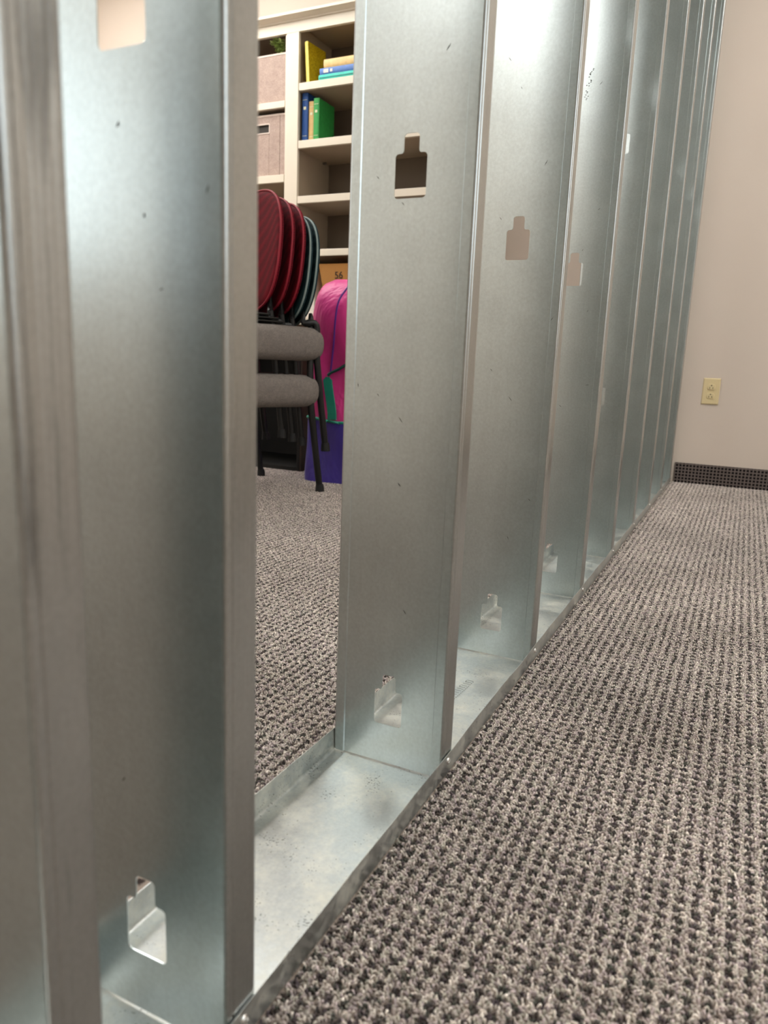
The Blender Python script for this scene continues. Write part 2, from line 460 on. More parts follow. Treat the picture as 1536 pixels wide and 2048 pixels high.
def flange_bm(side, H):
    """bend, ribbed flange and inturned lip; side 0 faces +X, side 1 faces -X"""
    bm = BM(); pr = []
    r = .003
    for i in range(7):
        a = -PI / 2 + (PI / 2) * i / 6
        pr.append((-r + r * math.cos(a), r + r * math.sin(a)))
    pr += [(0, .0045), (-.0007, .0052), (-.0007, .0064), (0, .0071)]
    for y in (.0125, .0165, .0205, .0245):
        pr += [(0, y - .0012), (-.0002, y), (0, y + .0012)]
    pr += [(0, FL - .0024)]
    for i in range(1, 6):
        a = (PI / 2) * i / 5
        pr.append((-.0024 + .0024 * math.cos(a), FL - .0024 + .0024 * math.sin(a)))
    pr += [(-.0075, FL)]
    if side == 1: pr = [(-WEB - x, y) for x, y in pr]
    extrude_profile(bm, pr, .0012, H, T if side == 0 else -T)
    return bm
studs_y = [(.6752, .05, 'blurred nearest metal stud at the left edge, flange streaked with dark smears'),
           (.8135, .050, 'wide metal stud just behind the smeared nearest one, in front of the open bay')] + \
          [(k * PITCHS, z, l) for k, z, l in (
    (3, .0512, 'metal stud right of the open bay, upper cutout showing the bookcase shelf behind'),
    (4, .044, 'metal stud whose upper cutout shows plain brown wall, second past the open bay'),
    (5, .049, 'metal stud whose upper cutout is half hidden, third past the open bay'),
    (6, .400, 'fourth metal stud past the open bay, its cutouts punched higher than its neighbours'),
    (7, .049, 'fifth metal stud past the open bay, a narrow strip of web showing'),
    (8, .049, 'fourth metal stud from the beige end wall, narrow sliver of web'),
    (9, .049, 'next to last metal stud before the beige end wall'),
    (10, .049, 'last metal stud, fixed against the beige end wall'))]
studs_y[7] = (8 * PITCHS, .049, 'third metal stud from the beige end wall, counting the one against it')
H = CEIL - .004
SCUFFS = {1: [(-.0782, .6144, 60, .0039), (-.0116, .5745, 75, .0049), (-.0474, .5213, 20, .0031), (-.1257, .2335, 100, .0062), (-.0909, .1891, 60, .005), (-.0596, .5632, 90, .0031)],
 2: [(-.0378, .7961, 55, .0076), (-.112, .6786, -45, .0054), (-.0812, .6507, -45, .0053), (-.0733, .4226, -50, .0086), (-.1025, .4487, -45, .0044), (-.0717, .3492, -45, .005), (-.0576, .1999, -50, .0065), (-.1284, .4586, -80, .0052)],
 3: [(-.105, .9345, -50, .0078), (-.0843, .8934, -60, .0046), (-.0387, .7862, 62, .0091), (-.1034, .7105, -50, .0064), (-.0108, .5608, 60, .0069), (-.1025, .4805, -50, .0058), (-.0678, .4363, -50, .0099), (-.0551, .2097, -60, .0068), (-.0243, .2771, -40, .0049)],
 4: [(-.0521, 1.0276, 50, .0086), (-.0343, .7988, 35, .0058), (-.0388, .6044, 60, .006), (-.0263, .4572, 10, .0081), (-.0779, .4113, -40, .0084), (-.0595, .7226, 60, .005)]}
STUDGROUP = 'steel studs of the partition'
for i, (y, zh, lab) in enumerate(studs_y):
    t = thing('metal_stud', lab, 'stud', (0, y, .0012), STUDGROUP)
    holes = []
    z = zh if zh < .3 else zh - .6035
    while z < 2.5:
        if z > .03: holes.append(z)
        z += .6035
    w = obj('web', web_bm(holes, H), MAT['web'], t)
    sd = w.modifiers.new('sheet', 'SOLIDIFY'); sd.thickness = T; sd.offset = 0
    if i in SCUFFS:
        for (x, z, a, L) in SCUFFS[i]:
            dx, dz = math.cos(math.radians(a)) * L / 2, math.sin(math.radians(a)) * L / 2
            wd_ = .00055; nx, nz = -dz / (L / 2) * wd_, dx / (L / 2) * wd_; yy = .0006 if -WEB + ST < x < -ST else -.0006
            pts = [(x - dx, z - dz), (x - dx * .2 + nx, z - dz * .2 + nz), (x + dx, z + dz), (x + dx * .3 - nx * .6, z + dz * .3 - nz * .6)]
            bm = BM(); rings(bm, [[(px, yy + o, pz - .0012) for px, pz in pts] for o in (0, .0002)])
            sub(obj('scuff_mark', bm, MAT['scuff'], w), 'short dark scratch')
    if i == 4:
        bm = BM(); rnd = random.Random(3)
        for q in range(26):
            k = q / 26; zz_ = 1.0006 + .055 * k + rnd.uniform(-.001, .001); xx = -.0781 + .0063 * k + rnd.uniform(-.004, .004)
            if .30 < k < .42 or .62 < k < .70: continue
            box(bm, xx - .0012, xx + .0012, .0005, .0007, zz_ - .0006, zz_ + .0006, )
        sub(obj('ink_stamp', bm, MAT['stamp_ink'], w), 'smudged grey ink stamp')
    f = obj('flange', flange_bm(0, H), MAT['flange_smeared' if i == 0 else 'flange'], t, smooth=True)
    obj('flange', flange_bm(1, H), MAT['flange'], t, smooth=True)

# ------------------------------------------------------------------ floor track with its screws
def track_bm():
    bm = BM(); h = .0285; r = .0022
    xb, xf = -WEB - .0006, .0006
    pr = [(xb, h)]
    pr += [(xb, .012), (xb + .0006, .0105), (xb + .0006, .0045)]
    for i in range(1, 6):
        a = PI + (PI / 2) * i / 5
        pr.append((xb + .0006 + .0035 + .0035 * math.cos(a), .0005 + .0035 + .0035 * math.sin(a) - .0))
    pr += [(xb + .016, .0005), (xb + .0175, .0009), (xb + .019, .0005)]
    pr += [(xf - .003, .0005)]
    for i in range(1, 6):
        a = 1.5 * PI + (PI / 2) * i / 5
        pr.append((xf - .0022 + .0022 * math.cos(a), .0005 + .0022 + .0022 * math.sin(a)))
    pr += [(xf, .012), (xf + .0004, .020), (xf, h)]
    ys = [-.3 + i * .05 for i in range(88)]; ys = [y for y in ys if y < WALLY - .003] + [WALLY - .002]
    extrude_profile(bm, pr, 0, 0, -.0007, zs=ys, axis='y')
    for v in bm.verts:
        if v.co.z > .02:
            k = .0006 * math.sin(v.co.y * 17) + .0004 * math.sin(v.co.y * 41 + 1)
            v.co.x += k if v.co.x > -.05 else -abs(k); v.co.z += .0005 * math.sin(v.co.y * 23 + .6)
    return bm
tr = thing('floor_track', 'galvanised floor track holding the studs, dusty channel along the carpet', 'track')
tch = obj('channel', track_bm(), MAT['track'], tr, smooth=True)
bm = BM(); rnd = random.Random(5)
for q in range(11):                                             # illegible hatched print along the channel
    y = 1.432 + q * .0072; x = -.0695 + .0008 * q
    box(bm, x - .008, x + .002, y, y + .0006, .00135, .0016, Matrix.Rotation(0, 4, 'Z'))
    if q % 3 == 0: box(bm, x - .008, x - .0074, y, y + .006, .00135, .0016)
for q in range(13):
    y = 1.430 + q * .0058; box(bm, -.0640 + .0004 * q, -.0632 + .0004 * q, y, y + .0028, .00135, .0016)
sub(obj('printed_stamp', bm, MAT['stamp_ink'], tch), 'faint grey print')
def screw_bm():
    bm = BM(); rs = []
    for r, x in ((.0042, 0), (.0043, .0006), (.0039, .0016), (.0028, .0024), (.0012, .0028)):
        rs.append([(x, r * math.cos(2 * PI * k / 16), r * math.sin(2 * PI * k / 16)) for k in range(16)])
    rings(bm, rs)
    for a in (0, PI / 2):
        M = Matrix.Rotation(a + .4, 4, 'X')
        box(bm, .0022, .0030, -.0022, .0022, -.0003, .0003, M)
    return bm
sc0 = None
for (y, _, _) in studs_y:
    if sc0 is None: s = sc0 = obj('screw', screw_bm(), MAT['screw'], tr, smooth=True); sub(s, 'shiny pan head screw')
    else: s = sc0.copy(); COL.objects.link(s); s.parent = tr
    s.location = (.0011, y + FL * .5, .019)

# ------------------------------------------------------------------ wall outlet
ox, oz = .1261, .4204
ot = thing('wall_outlet', 'ivory duplex power outlet on the beige end wall', 'outlet', (ox, WALLY, oz))
bm = BM()
rings(bm, [[(x, y, z) for x, z in ((-w, -h), (w, -h), (w, h), (-w, h))] for w, h, y in ((.035, .0575, -.0005), (.035, .0575, -.003), (.0315, .054, -.0055))])
obj('cover_plate', bm, MAT['ivory'], ot, bevel=.0008)
for dz in (.0195, -.0195):
    bm = BM()
    pr = [(x * .0165, max(-.0125, min(.0125, z * .0165))) for x, z in [(math.cos(2 * PI * k / 28), math.sin(2 * PI * k / 28)) for k in range(28)]]
    rings(bm, [[(x, y, z + dz) for x, z in pr] for y in (-.0045, -.0078)] + [[(x * .93, -.0085, z * .93 + dz) for x, z in pr]])
    rc = obj('receptacle', bm, MAT['ivory'], ot)
    for (sx, w, h) in ((-.0062, .0011, .0042), (.0062, .0011, .0036)):
        obj('slot', bbox(sx - w, sx + w, -.0089, -.0084, dz - .0045 - h, dz - .0045 + h), MAT['slot'], rc)
    bm = BM(); rings(bm, [[(.0026 * math.cos(2 * PI * k / 12), y, dz + .0062 + .0026 * math.sin(2 * PI * k / 12)) for k in range(12)] for y in (-.0089, -.0084)])
    obj('ground_hole', bm, MAT['slot'], rc)
bm = BM(); rings(bm, [[(.0028 * math.cos(2 * PI * k / 12), y, .0028 * math.sin(2 * PI * k / 12)) for k in range(12)] for y in (-.0052, -.0066)])
obj('screw', bm, MAT['ivory'], ot)

# ------------------------------------------------------------------ bookcase (built-in, against the end wall)
FY = 3.76                       # front plane
bx0, bx1 = -2.78, -.985         # outer sides
bc = thing('bookcase', 'tall cream painted bookcase with open bays against the far wall', 'bookcase', (0, 0, 0))
back = obj('back_panel', bbox(bx0 + .01, bx1 - .01, WALLY - .012, WALLY - .002, .08, 2.06), MAT['taupe'], bc)
bm = BM(); 
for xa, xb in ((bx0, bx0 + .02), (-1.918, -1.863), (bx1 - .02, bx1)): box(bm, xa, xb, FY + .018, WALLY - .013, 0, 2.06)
obj('side_panel', bm, MAT['shaded_cream'], bc)
obj('top_panel', bbox(bx0, bx1, FY + .018, WALLY - .002, 2.062, 2.080), MAT['shaded_cream'], bc)
# face frame: stiles and the top rail
for xa, xb in ((bx0, bx0 + .07), (-1.926, -1.855), (bx1 - .07, bx1)):
    obj('stile', bbox(xa, xb, FY, FY + .018, 0, 2.022), MAT['cream'], bc, bevel=.002)
obj('stile_bead', bbox(-1.934, -1.927, FY + .006, FY + .02, .1, 2.018), MAT['cream'], bc, bevel=.001)
obj('top_rail', bbox(bx0, bx1, FY, FY + .018, 2.022, 2.072), MAT['cream'], bc, bevel=.002)
obj('toe_board', bbox(bx0 + .07, -1.927, FY + .002, FY + .016, 0, .09), MAT['cream'], bc)
obj('toe_board', bbox(-1.854, bx1 - .07, FY + .002, FY + .016, 0, .09), MAT['cream'], bc)
# crown moulding
bm = BM(); pr = [(0, 2.070), (-.006, 2.070), (-.008, 2.076), (-.012, 2.077), (-.020, 2.081), (-.030, 2.086), (-.036, 2.088), (-.036, 2.099), (.02, 2.099), (.02, 2.070)]
rings(bm, [[(x, FY + y, z) for y, z in pr] for x in (bx0 - .02, bx1 + .03)])
obj('crown_moulding', bm, MAT['cream'], bc)
SH = {'R': [(1.798, .034), (1.540, .036), (1.284, .034), (1.028, .030), (.700, .034), (.40, .034), (.11, .02)],
      'L': [(1.730, .030), (1.392, .036), (1.06, .034), (.72, .034), (.40, .034), (.11, .02)]}
for side, xa, xb in (('R', -1.862, bx1 - .021), ('L', bx0 + .021, -1.919)):
    for z, t in SH[side]:
        x0, x1 = (xa, xb)
        s = obj('shelf', bbox(x0, x1, FY + .02, WALLY - .013, z - t, z - .0005), MAT['shaded_cream'], bc)
        fx0, fx1 = ((-1.854, bx1 - .071) if side == 'R' else (bx0 + .071, -1.935))
        obj('shelf_edge', bbox(fx0, fx1, FY + .003, FY + .0195, z - t, z), MAT['cream'], s, bevel=.0015)
# little shelf pin seen in the back corner
bm = BM(); tube(bm, [(-1.862, 4.02, 1.497), (-1.845, 4.02, 1.497)], .006, 10); obj('shelf_pin', bm, MAT['metal_thin'], bc)

# ------------------------------------------------------------------ fabric baskets and the plant in the left bay
def basket(label, x0, x1, z0, z1, y0, depth, slot):
    t = thing('storage_basket', label, 'basket', ((x0 + x1) / 2, y0 + depth / 2, z0), 'fabric baskets in the bookcase')
    w, d, h = (x1 - x0) / 2, depth / 2, z1 - z0
    bm = BM(); th = .006
    hx = (slot[0] - (x0 + x1) / 2, slot[1] - (x0 + x1) / 2, slot[2] - z0, slot[3] - z0) if slot else None
    if hx is None:
        box(bm, -w, w, -d, -d + th, 0, h)
    else:
        a, b, c, e = hx
        box(bm, -w, a, -d, -d + th, 0, h); box(bm, b, w, -d, -d + th, 0, h); box(bm, a, b, -d, -d + th, 0, c); box(bm, a, b, -d, -d + th, e, h)
    box(bm, -w, w, d - th, d, 0, h); box(bm, -w, -w + th, -d + th, d - th, 0, h); box(bm, w - th, w, -d + th, d - th, 0, h)
    box(bm, -w + th, w - th, -d + th, d - th, 0, .006)
    obj('body', bm, MAT['linen'], t, bevel=.002)
    bm = BM(); e = .0015
    box(bm, -w - e, w + e, -d - e, -d + th + e, h - .006, h + .002); box(bm, -w - e, w + e, d - th - e, d + e, h - .006, h + .002)
    box(bm, -w - e, -w + th + e, -d + th, d - th, h - .006, h + .002); box(bm, w - th - e, w + e, -d + th, d - th, h - .006, h + .002)
    sub(obj('rim', bm, MAT['linen_edge'], t), 'pale binding around the rim')
    if hx:
        bm = BM(); a, b, c, e2 = hx; q = .005
        box(bm, a - q, b + q, -d - .002, -d, e2, e2 + q); box(bm, a - q, b + q, -d - .002, -d, c - q, c)
        box(bm, a - q, a, -d - .002, -d, c, e2); box(bm, b, b + q, -d - .002, -d, c, e2)
        sub(obj('handle_trim', bm, MAT['linen_edge'], t), 'pale stitched edge around the hand hole')
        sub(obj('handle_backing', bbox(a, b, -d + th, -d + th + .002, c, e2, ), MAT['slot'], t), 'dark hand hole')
        bm = BM(); box(bm, w - .033, w - .031, -d - .001, -d, .004, h - .006); obj('seam', bm, MAT['seam_thread'], t)
    return t
MAT['seam_thread'] = plain('brown thread', rgb(120, 100, 90), .8)
basket('pinkish linen basket with a plant behind its rim, upper left bay', -2.36, -1.938, 1.7305, 1.951, FY + .024, .26, None)
basket('pinkish linen basket with a dark hand hole, on the shelf below the plant', -2.36, -1.944, 1.3925, 1.680, FY + .026, .26, (-2.16, -2.041, 1.600, 1.637))
# wire rail in front of the lower basket's opening
def leaf_bm(L, W):
    bm = BM(); rs = []
    for i in range(7):
        s = i / 6; w = W * math.sin(PI * min(1, s * .96 + .03)) ** .8; zc = .12 * L * math.sin(PI * s)
        rs.append([(s * L, -w, zc - .15 * w), (s * L, 0, zc + .25 * w), (s * L, w, zc - .15 * w), (s * L, 0, zc - .45 * w)])
    rings(bm, rs); return bm
pl = thing('potted_plant', 'small green leafy plant peeking over the upper linen basket', 'plant', (-2.025, FY + .085, 1.7372))
bm = BM(); rings(bm, [[(r * math.cos(2 * PI * k / 20), r * math.sin(2 * PI * k / 20), z) for k in range(20)] for r, z in ((.036, 0), (.045, .138), (.047, .148), (.041, .148), (.038, .133))])
obj('pot', bm, MAT['black'], pl, smooth=True)
bm = BM(); rings(bm, [[(r * math.cos(2 * PI * k / 16), r * math.sin(2 * PI * k / 16), z) for k in range(16)] for r, z in ((.0375, .128), (.037, .136))]); obj('soil', bm, MAT['soil'], pl)
stems = [((.012, -.015, .225), (.004, -.042, .238)), ((.03, -.015, .215), (.04, -.044, .222)), ((-.004, .0, .21), (-.012, -.036, .224)), ((.02, .01, .21), (.026, -.03, .236))]
for e1, e2 in stems:
    pth = smooth_path([(0, 0, .133), (e1[0] * .5, e1[1] * .5, .208), (e1[0], e1[1], e1[2] + .048), (e2[0], e2[1], e2[2] + .048)], 6)
    bm = BM(); tube(bm, pth, .0016, 6); st = obj('stem', bm, MAT['leaf'], pl, smooth=True)
    bm = BM()
    for i in range(9, len(pth)):
        for s in (-1, 1, 0):
            lb = leaf_bm(.020 + .006 * random.random(), .0075)
            M = Matrix.Translation(pth[i]) @ Matrix.Rotation(s * 1.4 + random.uniform(-.6, .6) - PI / 2, 4, 'Z') @ Matrix.Rotation(random.uniform(-.9, .5), 4, 'Y')
            bmesh.ops.transform(lb, matrix=M, verts=lb.verts[:])
            me = bpy.data.meshes.new('tmp'); lb.to_mesh(me); lb.free(); bm.from_mesh(me); bpy.data.meshes.remove(me)
    obj('leaves', bm, MAT['leaf'], st, smooth=True)

# ------------------------------------------------------------------ books
def book(label, M, th, dep, hgt, cov, group, cov_spine=None, title=True, pages_gap=.004):
    """local: x = thickness, y = depth from the spine, z = height; spine at y=0"""
    t = thing('book', label, 'book', (0, 0, 0), group); t.matrix_world = M
    bm = BM(); c = .0025
    box(bm, 0, c, .002, dep, 0, hgt); box(bm, th - c, th, .002, dep, 0, hgt)
    obj('cover', bm, cov, t, bevel=.0006)
    bm = BM(); pr = []
    for i in range(9):
        a = PI + PI * i / 8; pr.append((th / 2 + th / 2 * math.cos(a), .004 + .0045 * math.sin(a)))
    pr2 = pr + [(x, y + .0022) for x, y in pr[::-1]]
    rings(bm, [[(x, y, z) for x, y in pr2] for z in (0, hgt)])
    sp = obj('spine', bm, cov_spine or cov, t, smooth=True)
    obj('pages', bbox(c + .0002, th - c - .0002, .006, dep - pages_gap, .003, hgt - .003), MAT['pages'], t)
    if title:
        bm = BM()
        bm.free()
        for z in (.12, .86): sub(obj('stamped_line', bbox(th * .12, th * .88, -.0012, .0002, hgt * z - .0008, hgt * z + .0008), MAT['gold'], sp), 'pale stamped line')
        sub(obj('stamped_title', bbox(th * .3, th * .7, -.0012, .0002, hgt * .66, hgt * .72), MAT['gold'], sp), 'pale stamped title block')
    return t
MT = Matrix.Translation; RX = lambda a: Matrix.Rotation(a, 4, 'X'); RY = lambda a: Matrix.Rotation(a, 4, 'Y'); RZ = lambda a: Matrix.Rotation(a, 4, 'Z')
g2 = 'books standing on the second shelf'
z2 = 1.5402
book('tall navy blue book at the left end of the lower row of books', MT((-1.850, FY + .028, z2)), .033, .155, .2195, MAT['bk_navy'], g2)
book('ochre tan book squeezed between the navy and the green book', MT((-1.815, FY + .034, z2)), .031, .15, .181, MAT['bk_tan2'], g2)
book('bright green hardback standing right of the ochre book', MT((-1.783, FY + .026, z2)), .031, .148, .190, MAT['bk_green'], g2)
z1 = 1.7982
g1 = 'books on the top shelf'
# leaning yellow book, spine to the front
book('yellow speckled book leaning against the left side of the top shelf', MT((-1.826, FY + .024, z1 + .0005)) @ RZ(-.10) @ RY(-.075), .020, .145, .186, MAT['bk_yellow'], g1, MAT['bk_yellow_spine'], False)
# lying books: thickness becomes height
def lying(label, x0, x1, z, th, y, cov, dep, a=0):
    L = x1 - x0
    M = MT((x0, y, z + th)) @ RZ(a) @ RY(PI / 2)      # local x -> -z, local z -> +x
    return book(label, M, th, dep, L, cov, g1, None, False)
b1 = lying('turquoise book lying at the bottom of the flat pile on the top shelf', -1.756, -1.49, z1 + .0005, .030, FY + .024, MAT['bk_teal'], .19)
b2 = lying('steel blue book with a white spine label, middle of the flat pile', -1.753, -1.49, z1 + .0315, .028, FY + .027, MAT['bk_blue'], .185)
b3 = lying('pale tan book lying on top of the flat pile', -1.733, -1.49, z1 + .0605, .037, FY + .03, MAT['bk_tan'], .18)
bm = BM(); box(bm, .006, .022, -.0013, .0003, .022, .048); box(bm, .008, .020, -.0013, .0003, .058, .070); sub(obj('spine_label', bm, MAT['paper'], [c for c in b2.children if c.name.startswith('spine')][0]), 'white label on the spine')
bm = BM(); box(bm, .0135, .0165, -.0014, .0003, .004, .262); sub(obj('spine_line', bm, plain('dark green line', rgb(10, 96, 88)), [c for c in b1.children if c.name.startswith('spine')][0]), 'dark green line along the spine')

# papers on the lower shelves
def sheets(label, x0, x1, y0, y1, z, th, m, a, group=None):
    t = thing('paper_stack', label, 'papers', ((x0 + x1) / 2, (y0 + y1) / 2, z), group); w, d = (x1 - x0) / 2, (y1 - y0) / 2
    for i in range(3):
        obj('sheet', bbox(-w, w, -d, d, th * i / 3, th * (i + 1) / 3 - .0003, M=RZ(a * (i - 1))), m if i < 2 else MAT['paper'], t)
    return t
sheets('thin pile of pale papers on the third shelf', -1.62, -1.30, FY + .07, FY + .26, 1.2845, .007, MAT['bk_tan'], .06)
sheets('clear plastic sleeves lying on the fourth shelf', -1.74, -1.36, FY + .05, FY + .25, 1.0285, .009, MAT['plastic_clear'], .04)

# ------------------------------------------------------------------ cardboard box marked 56 and the binder beside it
cb = thing('cardboard_box', 'brown cardboard carton marked 56 under the fourth shelf', 'box', (-1.50, FY + .15, .7005))
bm = BM()
def tap(z, wl, wr, y0, y1): return [(-wl, y0, z), (wr, y0, z), (wr, y1, z), (-wl, y1, z)]
rings(bm, [tap(0, .175, .24, -.118, .12), tap(.085, .200, .24, -.120, .12), tap(.262, .236, .24, -.124, .12)])
obj('carton', bm, MAT['cardboard'], cb, bevel=.002)
sub(obj('flap', bbox(-.207, .24, -.1275, -.1245, .055, .105), MAT['cardboard_light'], cb), 'paler folded flap')
def text(name, s, size, M, m, parent, ext=.0004):
    cu = bpy.data.curves.new(name, 'FONT'); cu.body = s; cu.size = size; cu.extrude = ext; cu.align_x = 'CENTER'; cu.align_y = 'CENTER'
    o = bpy.data.objects.new(name, cu); COL.objects.link(o)
    bpy.context.view_layer.update()
    dg = bpy.context.evaluated_depsgraph_get(); me = bpy.data.meshes.new_from_object(o.evaluated_get(dg)); 
    bpy.data.objects.remove(o); bpy.data.curves.remove(cu)
    me.materials.clear(); me.materials.append(m)
    q = link(bpy.data.objects.new(name, me), parent); q.matrix_local = M; return q
sub(text('printed_number', '56', .048, MT((-.119, -.1245, .205)) @ RY(-.03) @ RX(PI / 2), MAT['ink'], cb), 'black printed number 56')
bm = BM()
for x, w, z0, z1_ in ((-.096, .004, .1, .125), (-.082, .004, .1, .12), (-.066, .012, .1, .122), (-.045, .005, .1, .116)): box(bm, x, x + w, -.1285, -.1276, z0 + .01, z1_ + .012)
sub(obj('print_mark', bm, MAT['ink'], cb), 'black printed strokes below the number')
wb = thing('binder', 'white binder wedged left of the carton marked 56', 'binder', (-1.79, FY + .13, .7005))
obj('cover', bbox(-.03, .03, -.1, .1, 0, .23), MAT['paper'], wb, bevel=.003)
obj('spine_tab', bbox(-.02, .02, -.101, -.1, .1, .18), MAT['pages'], wb)

# ------------------------------------------------------------------ dark cabinet behind the chairs
dc = thing('cabinet', 'very dark wooden cabinet, open at the front, in the shade behind the stacked chairs', 'cabinet', (-1.80, 3.40, 0))
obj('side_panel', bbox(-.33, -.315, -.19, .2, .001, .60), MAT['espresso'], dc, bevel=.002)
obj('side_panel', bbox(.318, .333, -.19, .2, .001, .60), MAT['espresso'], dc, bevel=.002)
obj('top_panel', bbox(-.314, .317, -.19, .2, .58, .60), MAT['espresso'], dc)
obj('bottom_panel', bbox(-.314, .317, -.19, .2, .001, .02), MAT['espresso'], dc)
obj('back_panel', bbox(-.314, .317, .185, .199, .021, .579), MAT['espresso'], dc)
sub(obj('edge_strip', bbox(.334, .342, -.19, .2, .001, .60), MAT['espresso_edge'], dc), 'brown edge strip')

# ------------------------------------------------------------------ stacked chairs
CU = Vector((-math.cos(math.radians(66)), -math.sin(math.radians(66)), 0)); CV = Vector((CU.y, -CU.x, 0))
FOOT = Vector((-1.124, 2.827, 0))
def chair_frame(M): return M
def cushion_bm(a0, a1, b0, b1, z0, z1):
    bm = BM(); rs = []
    ca, cb_, wa, wb_ = (a0 + a1) / 2, (b0 + b1) / 2, (a1 - a0) / 2, (b1 - b0) / 2
    hz = (z1 - z0) / 2; zc = (z0 + z1) / 2
    K = 14
    for i in range(K + 1):
        ph = -PI / 2 + PI * i / K
        e = abs(math.cos(ph)) ** .75; z = math.copysign(abs(math.sin(ph)) ** .8, math.sin(ph))
        inset = .052 * (1 - e)
        rs.append([(ca + x, cb_ + y, zc + hz * z * (1 - .06 * ((x / wa) ** 2 + (y / wb_) ** 2) * (z > 0))) for x, y in sup(wa - inset, wb_ - inset, 7, 56)])
    rings(bm, rs); return bm
def back_bm(a, b0, b1, z0, z1, th, grow=0.0, bow=.020, lean=-.02):
    """oval pad standing in the b-z plane"""
    bm = BM(); rs = []; bc_, w = (b0 + b1) / 2, (b1 - b0) / 2 + grow; zc, h = (z0 + z1) / 2, (z1 - z0) / 2 + grow
    prof = [(-.5, .90), (-.42, .965), (-.2, 1.0), (.2, 1.0), (.42, .965), (.5, .90)]
    def P(x, y, t, k):
        bb = x * k; zz = y * k
        return (a + t * th - bow * (1 - (bb / w) ** 2) + lean * (zz / h), bc_ + bb, zc + zz)
    out = sup(w, h, 2.5, 64)
    inner = [.0, .3, .55, .75]
    seq = [(-.5, k) for k in (.05, .3, .6, .8)] + prof + [(.5, k) for k in (.8, .6, .3, .05)]
    rings(bm, [[P(x, y, t * (1.0 if k > .85 else 1 + .25 * (1 - k)), k) for x, y in out] for t, k in seq])
    return bm
def pipe_path(a, b0, b1, z0, z1, bow=.020, lean=-.02, off=0):
    bc_, w = (b0 + b1) / 2, (b1 - b0) / 2; zc, h = (z0 + z1) / 2, (z1 - z0) / 2
    return [Vector((a + off - bow * (1 - (x / w) ** 2) + lean * (y / h), bc_ + x, zc + y)) for x, y in sup(w, h, 2.5, 72)]
def ring_tube(bm, pts, r, n=8):
    m = len(pts); rs = []
    for i, p in enumerate(pts):
        t = (pts[(i + 1) % m] - pts[i - 1]).normalized(); up = Vector((1, 0, 0)); up = (up - t * up.dot(t)).normalized(); s = t.cross(up)
        rs.append([bm.verts.new(p + (up * math.cos(k) + s * math.sin(k)) * r) for k in [2 * PI * q / n for q in range(n)]])
    for i in range(m):
        A, B = rs[i], rs[(i + 1) % m]
        for k in range(n): bm.faces.new((A[k], A[(k + 1) % n], B[(k + 1) % n], B[k]))
def chair(label, group, base_a, base_z, seat_z, seat_a, back_a, back_z, cloth, pipe, seat_m, thick, leg_b, back_b=(-.012, .43)):
    t = thing('stacking_chair', label, 'chair', (0, 0, 0), group)
    R = Matrix((CU, CV, Vector((0, 0, 1)))).transposed().to_4x4()
    t.matrix_world = MT(FOOT + CU * base_a + Vector((0, 0, base_z))) @ R
    sz0, sz1 = seat_z[0] - base_z, seat_z[1] - base_z
    if thick:
        obj('seat', cushion_bm(seat_a[0] - base_a, seat_a[1] - base_a, -.022, .445, sz0, sz1), seat_m, t, smooth=True)
    else:
        bm = BM(); o = sup((seat_a[1] - seat_a[0]) / 2, .19, 5, 48); ca = (seat_a[0] + seat_a[1]) / 2 - base_a
        rings(bm, [[(ca + x * k, .212 + y * k, z) for x, y in o] for z, k in ((sz0, .97), (sz0 + .002, 1), (sz1 - .002, 1), (sz1, .97))])
        obj('seat', bm, seat_m, t, smooth=True)
    ba = back_a - base_a; bz0, bz1 = back_z[0] - base_z, back_z[1] - base_z
    bk = obj('backrest', back_bm(ba, back_b[0], back_b[1], bz0, bz1, .022), cloth, t, smooth=True)
    bm = BM(); 
    for off in (.006,): ring_tube(bm, pipe_path(ba, back_b[0], back_b[1], bz0, bz1, off=off), .0036)
    sub(obj('piping', bm, pipe, bk, smooth=True), 'paler piping around the edge')
    zs = sz0 + (.02 if thick else -.004)               # frame rails sit inside the cushion base
    lr = .0125 if thick else .0105
    for b, bi in ((leg_b[0], 1), (leg_b[1], -1)):
        rear = smooth_path([(0, b, .012), (.022, b, zs * .45), (.048, b, zs), (.05, b + bi * .004, sz1 + .004), (ba - .006, b + bi * .02, bz0 + .012), (ba - .014, b + bi * .035, bz0 + .05)], 6)
        bm = BM(); tube(bm, rear, [lr] * (len(rear) - 9) + [lr - (lr - .007) * k / 8 for k in range(9)], 10); lg = obj('leg', bm, MAT['black'], t, smooth=True)
        bm = BM(); tube(bm, [(-.0005, b, 0), (.0, b, .018), (.001, b, .03)], [lr + .005, lr + .004, lr + .002], 12); obj('rubber_foot', bm, MAT['rubber'], lg, smooth=True)
        front = smooth_path([(.47, b, .012), (.455, b, zs * .5), (.43, b, zs)], 5)
        bm = BM(); tube(bm, front, lr, 10); lg = obj('leg', bm, MAT['black'], t, smooth=True)
        bm = BM(); tube(bm, [(.4705, b, 0), (.47, b, .018), (.469, b, .03)], [lr + .005, lr + .004, lr + .002], 12); obj('rubber_foot', bm, MAT['rubber'], lg, smooth=True)
    bm = BM()
    for b in leg_b: tube(bm, [(.045, b, zs), (.43, b, zs)], .008, 8)
    tube(bm, [(.2, leg_b[0], zs), (.2, leg_b[1], zs)], .008, 8)
    obj('seat_frame', bm, MAT['black'], t, smooth=True)
    return t
CG = 'chairs of the stack beside the pink bag'
chair('bottom chair of the stack, grey seat and rearmost teal back', CG, 0, 0, (.318, .437), (.0, .455), .046, (.60, 1.000), MAT['teal_mesh'], MAT['teal_pipe'], MAT['tweed'], True, (.012, .44))
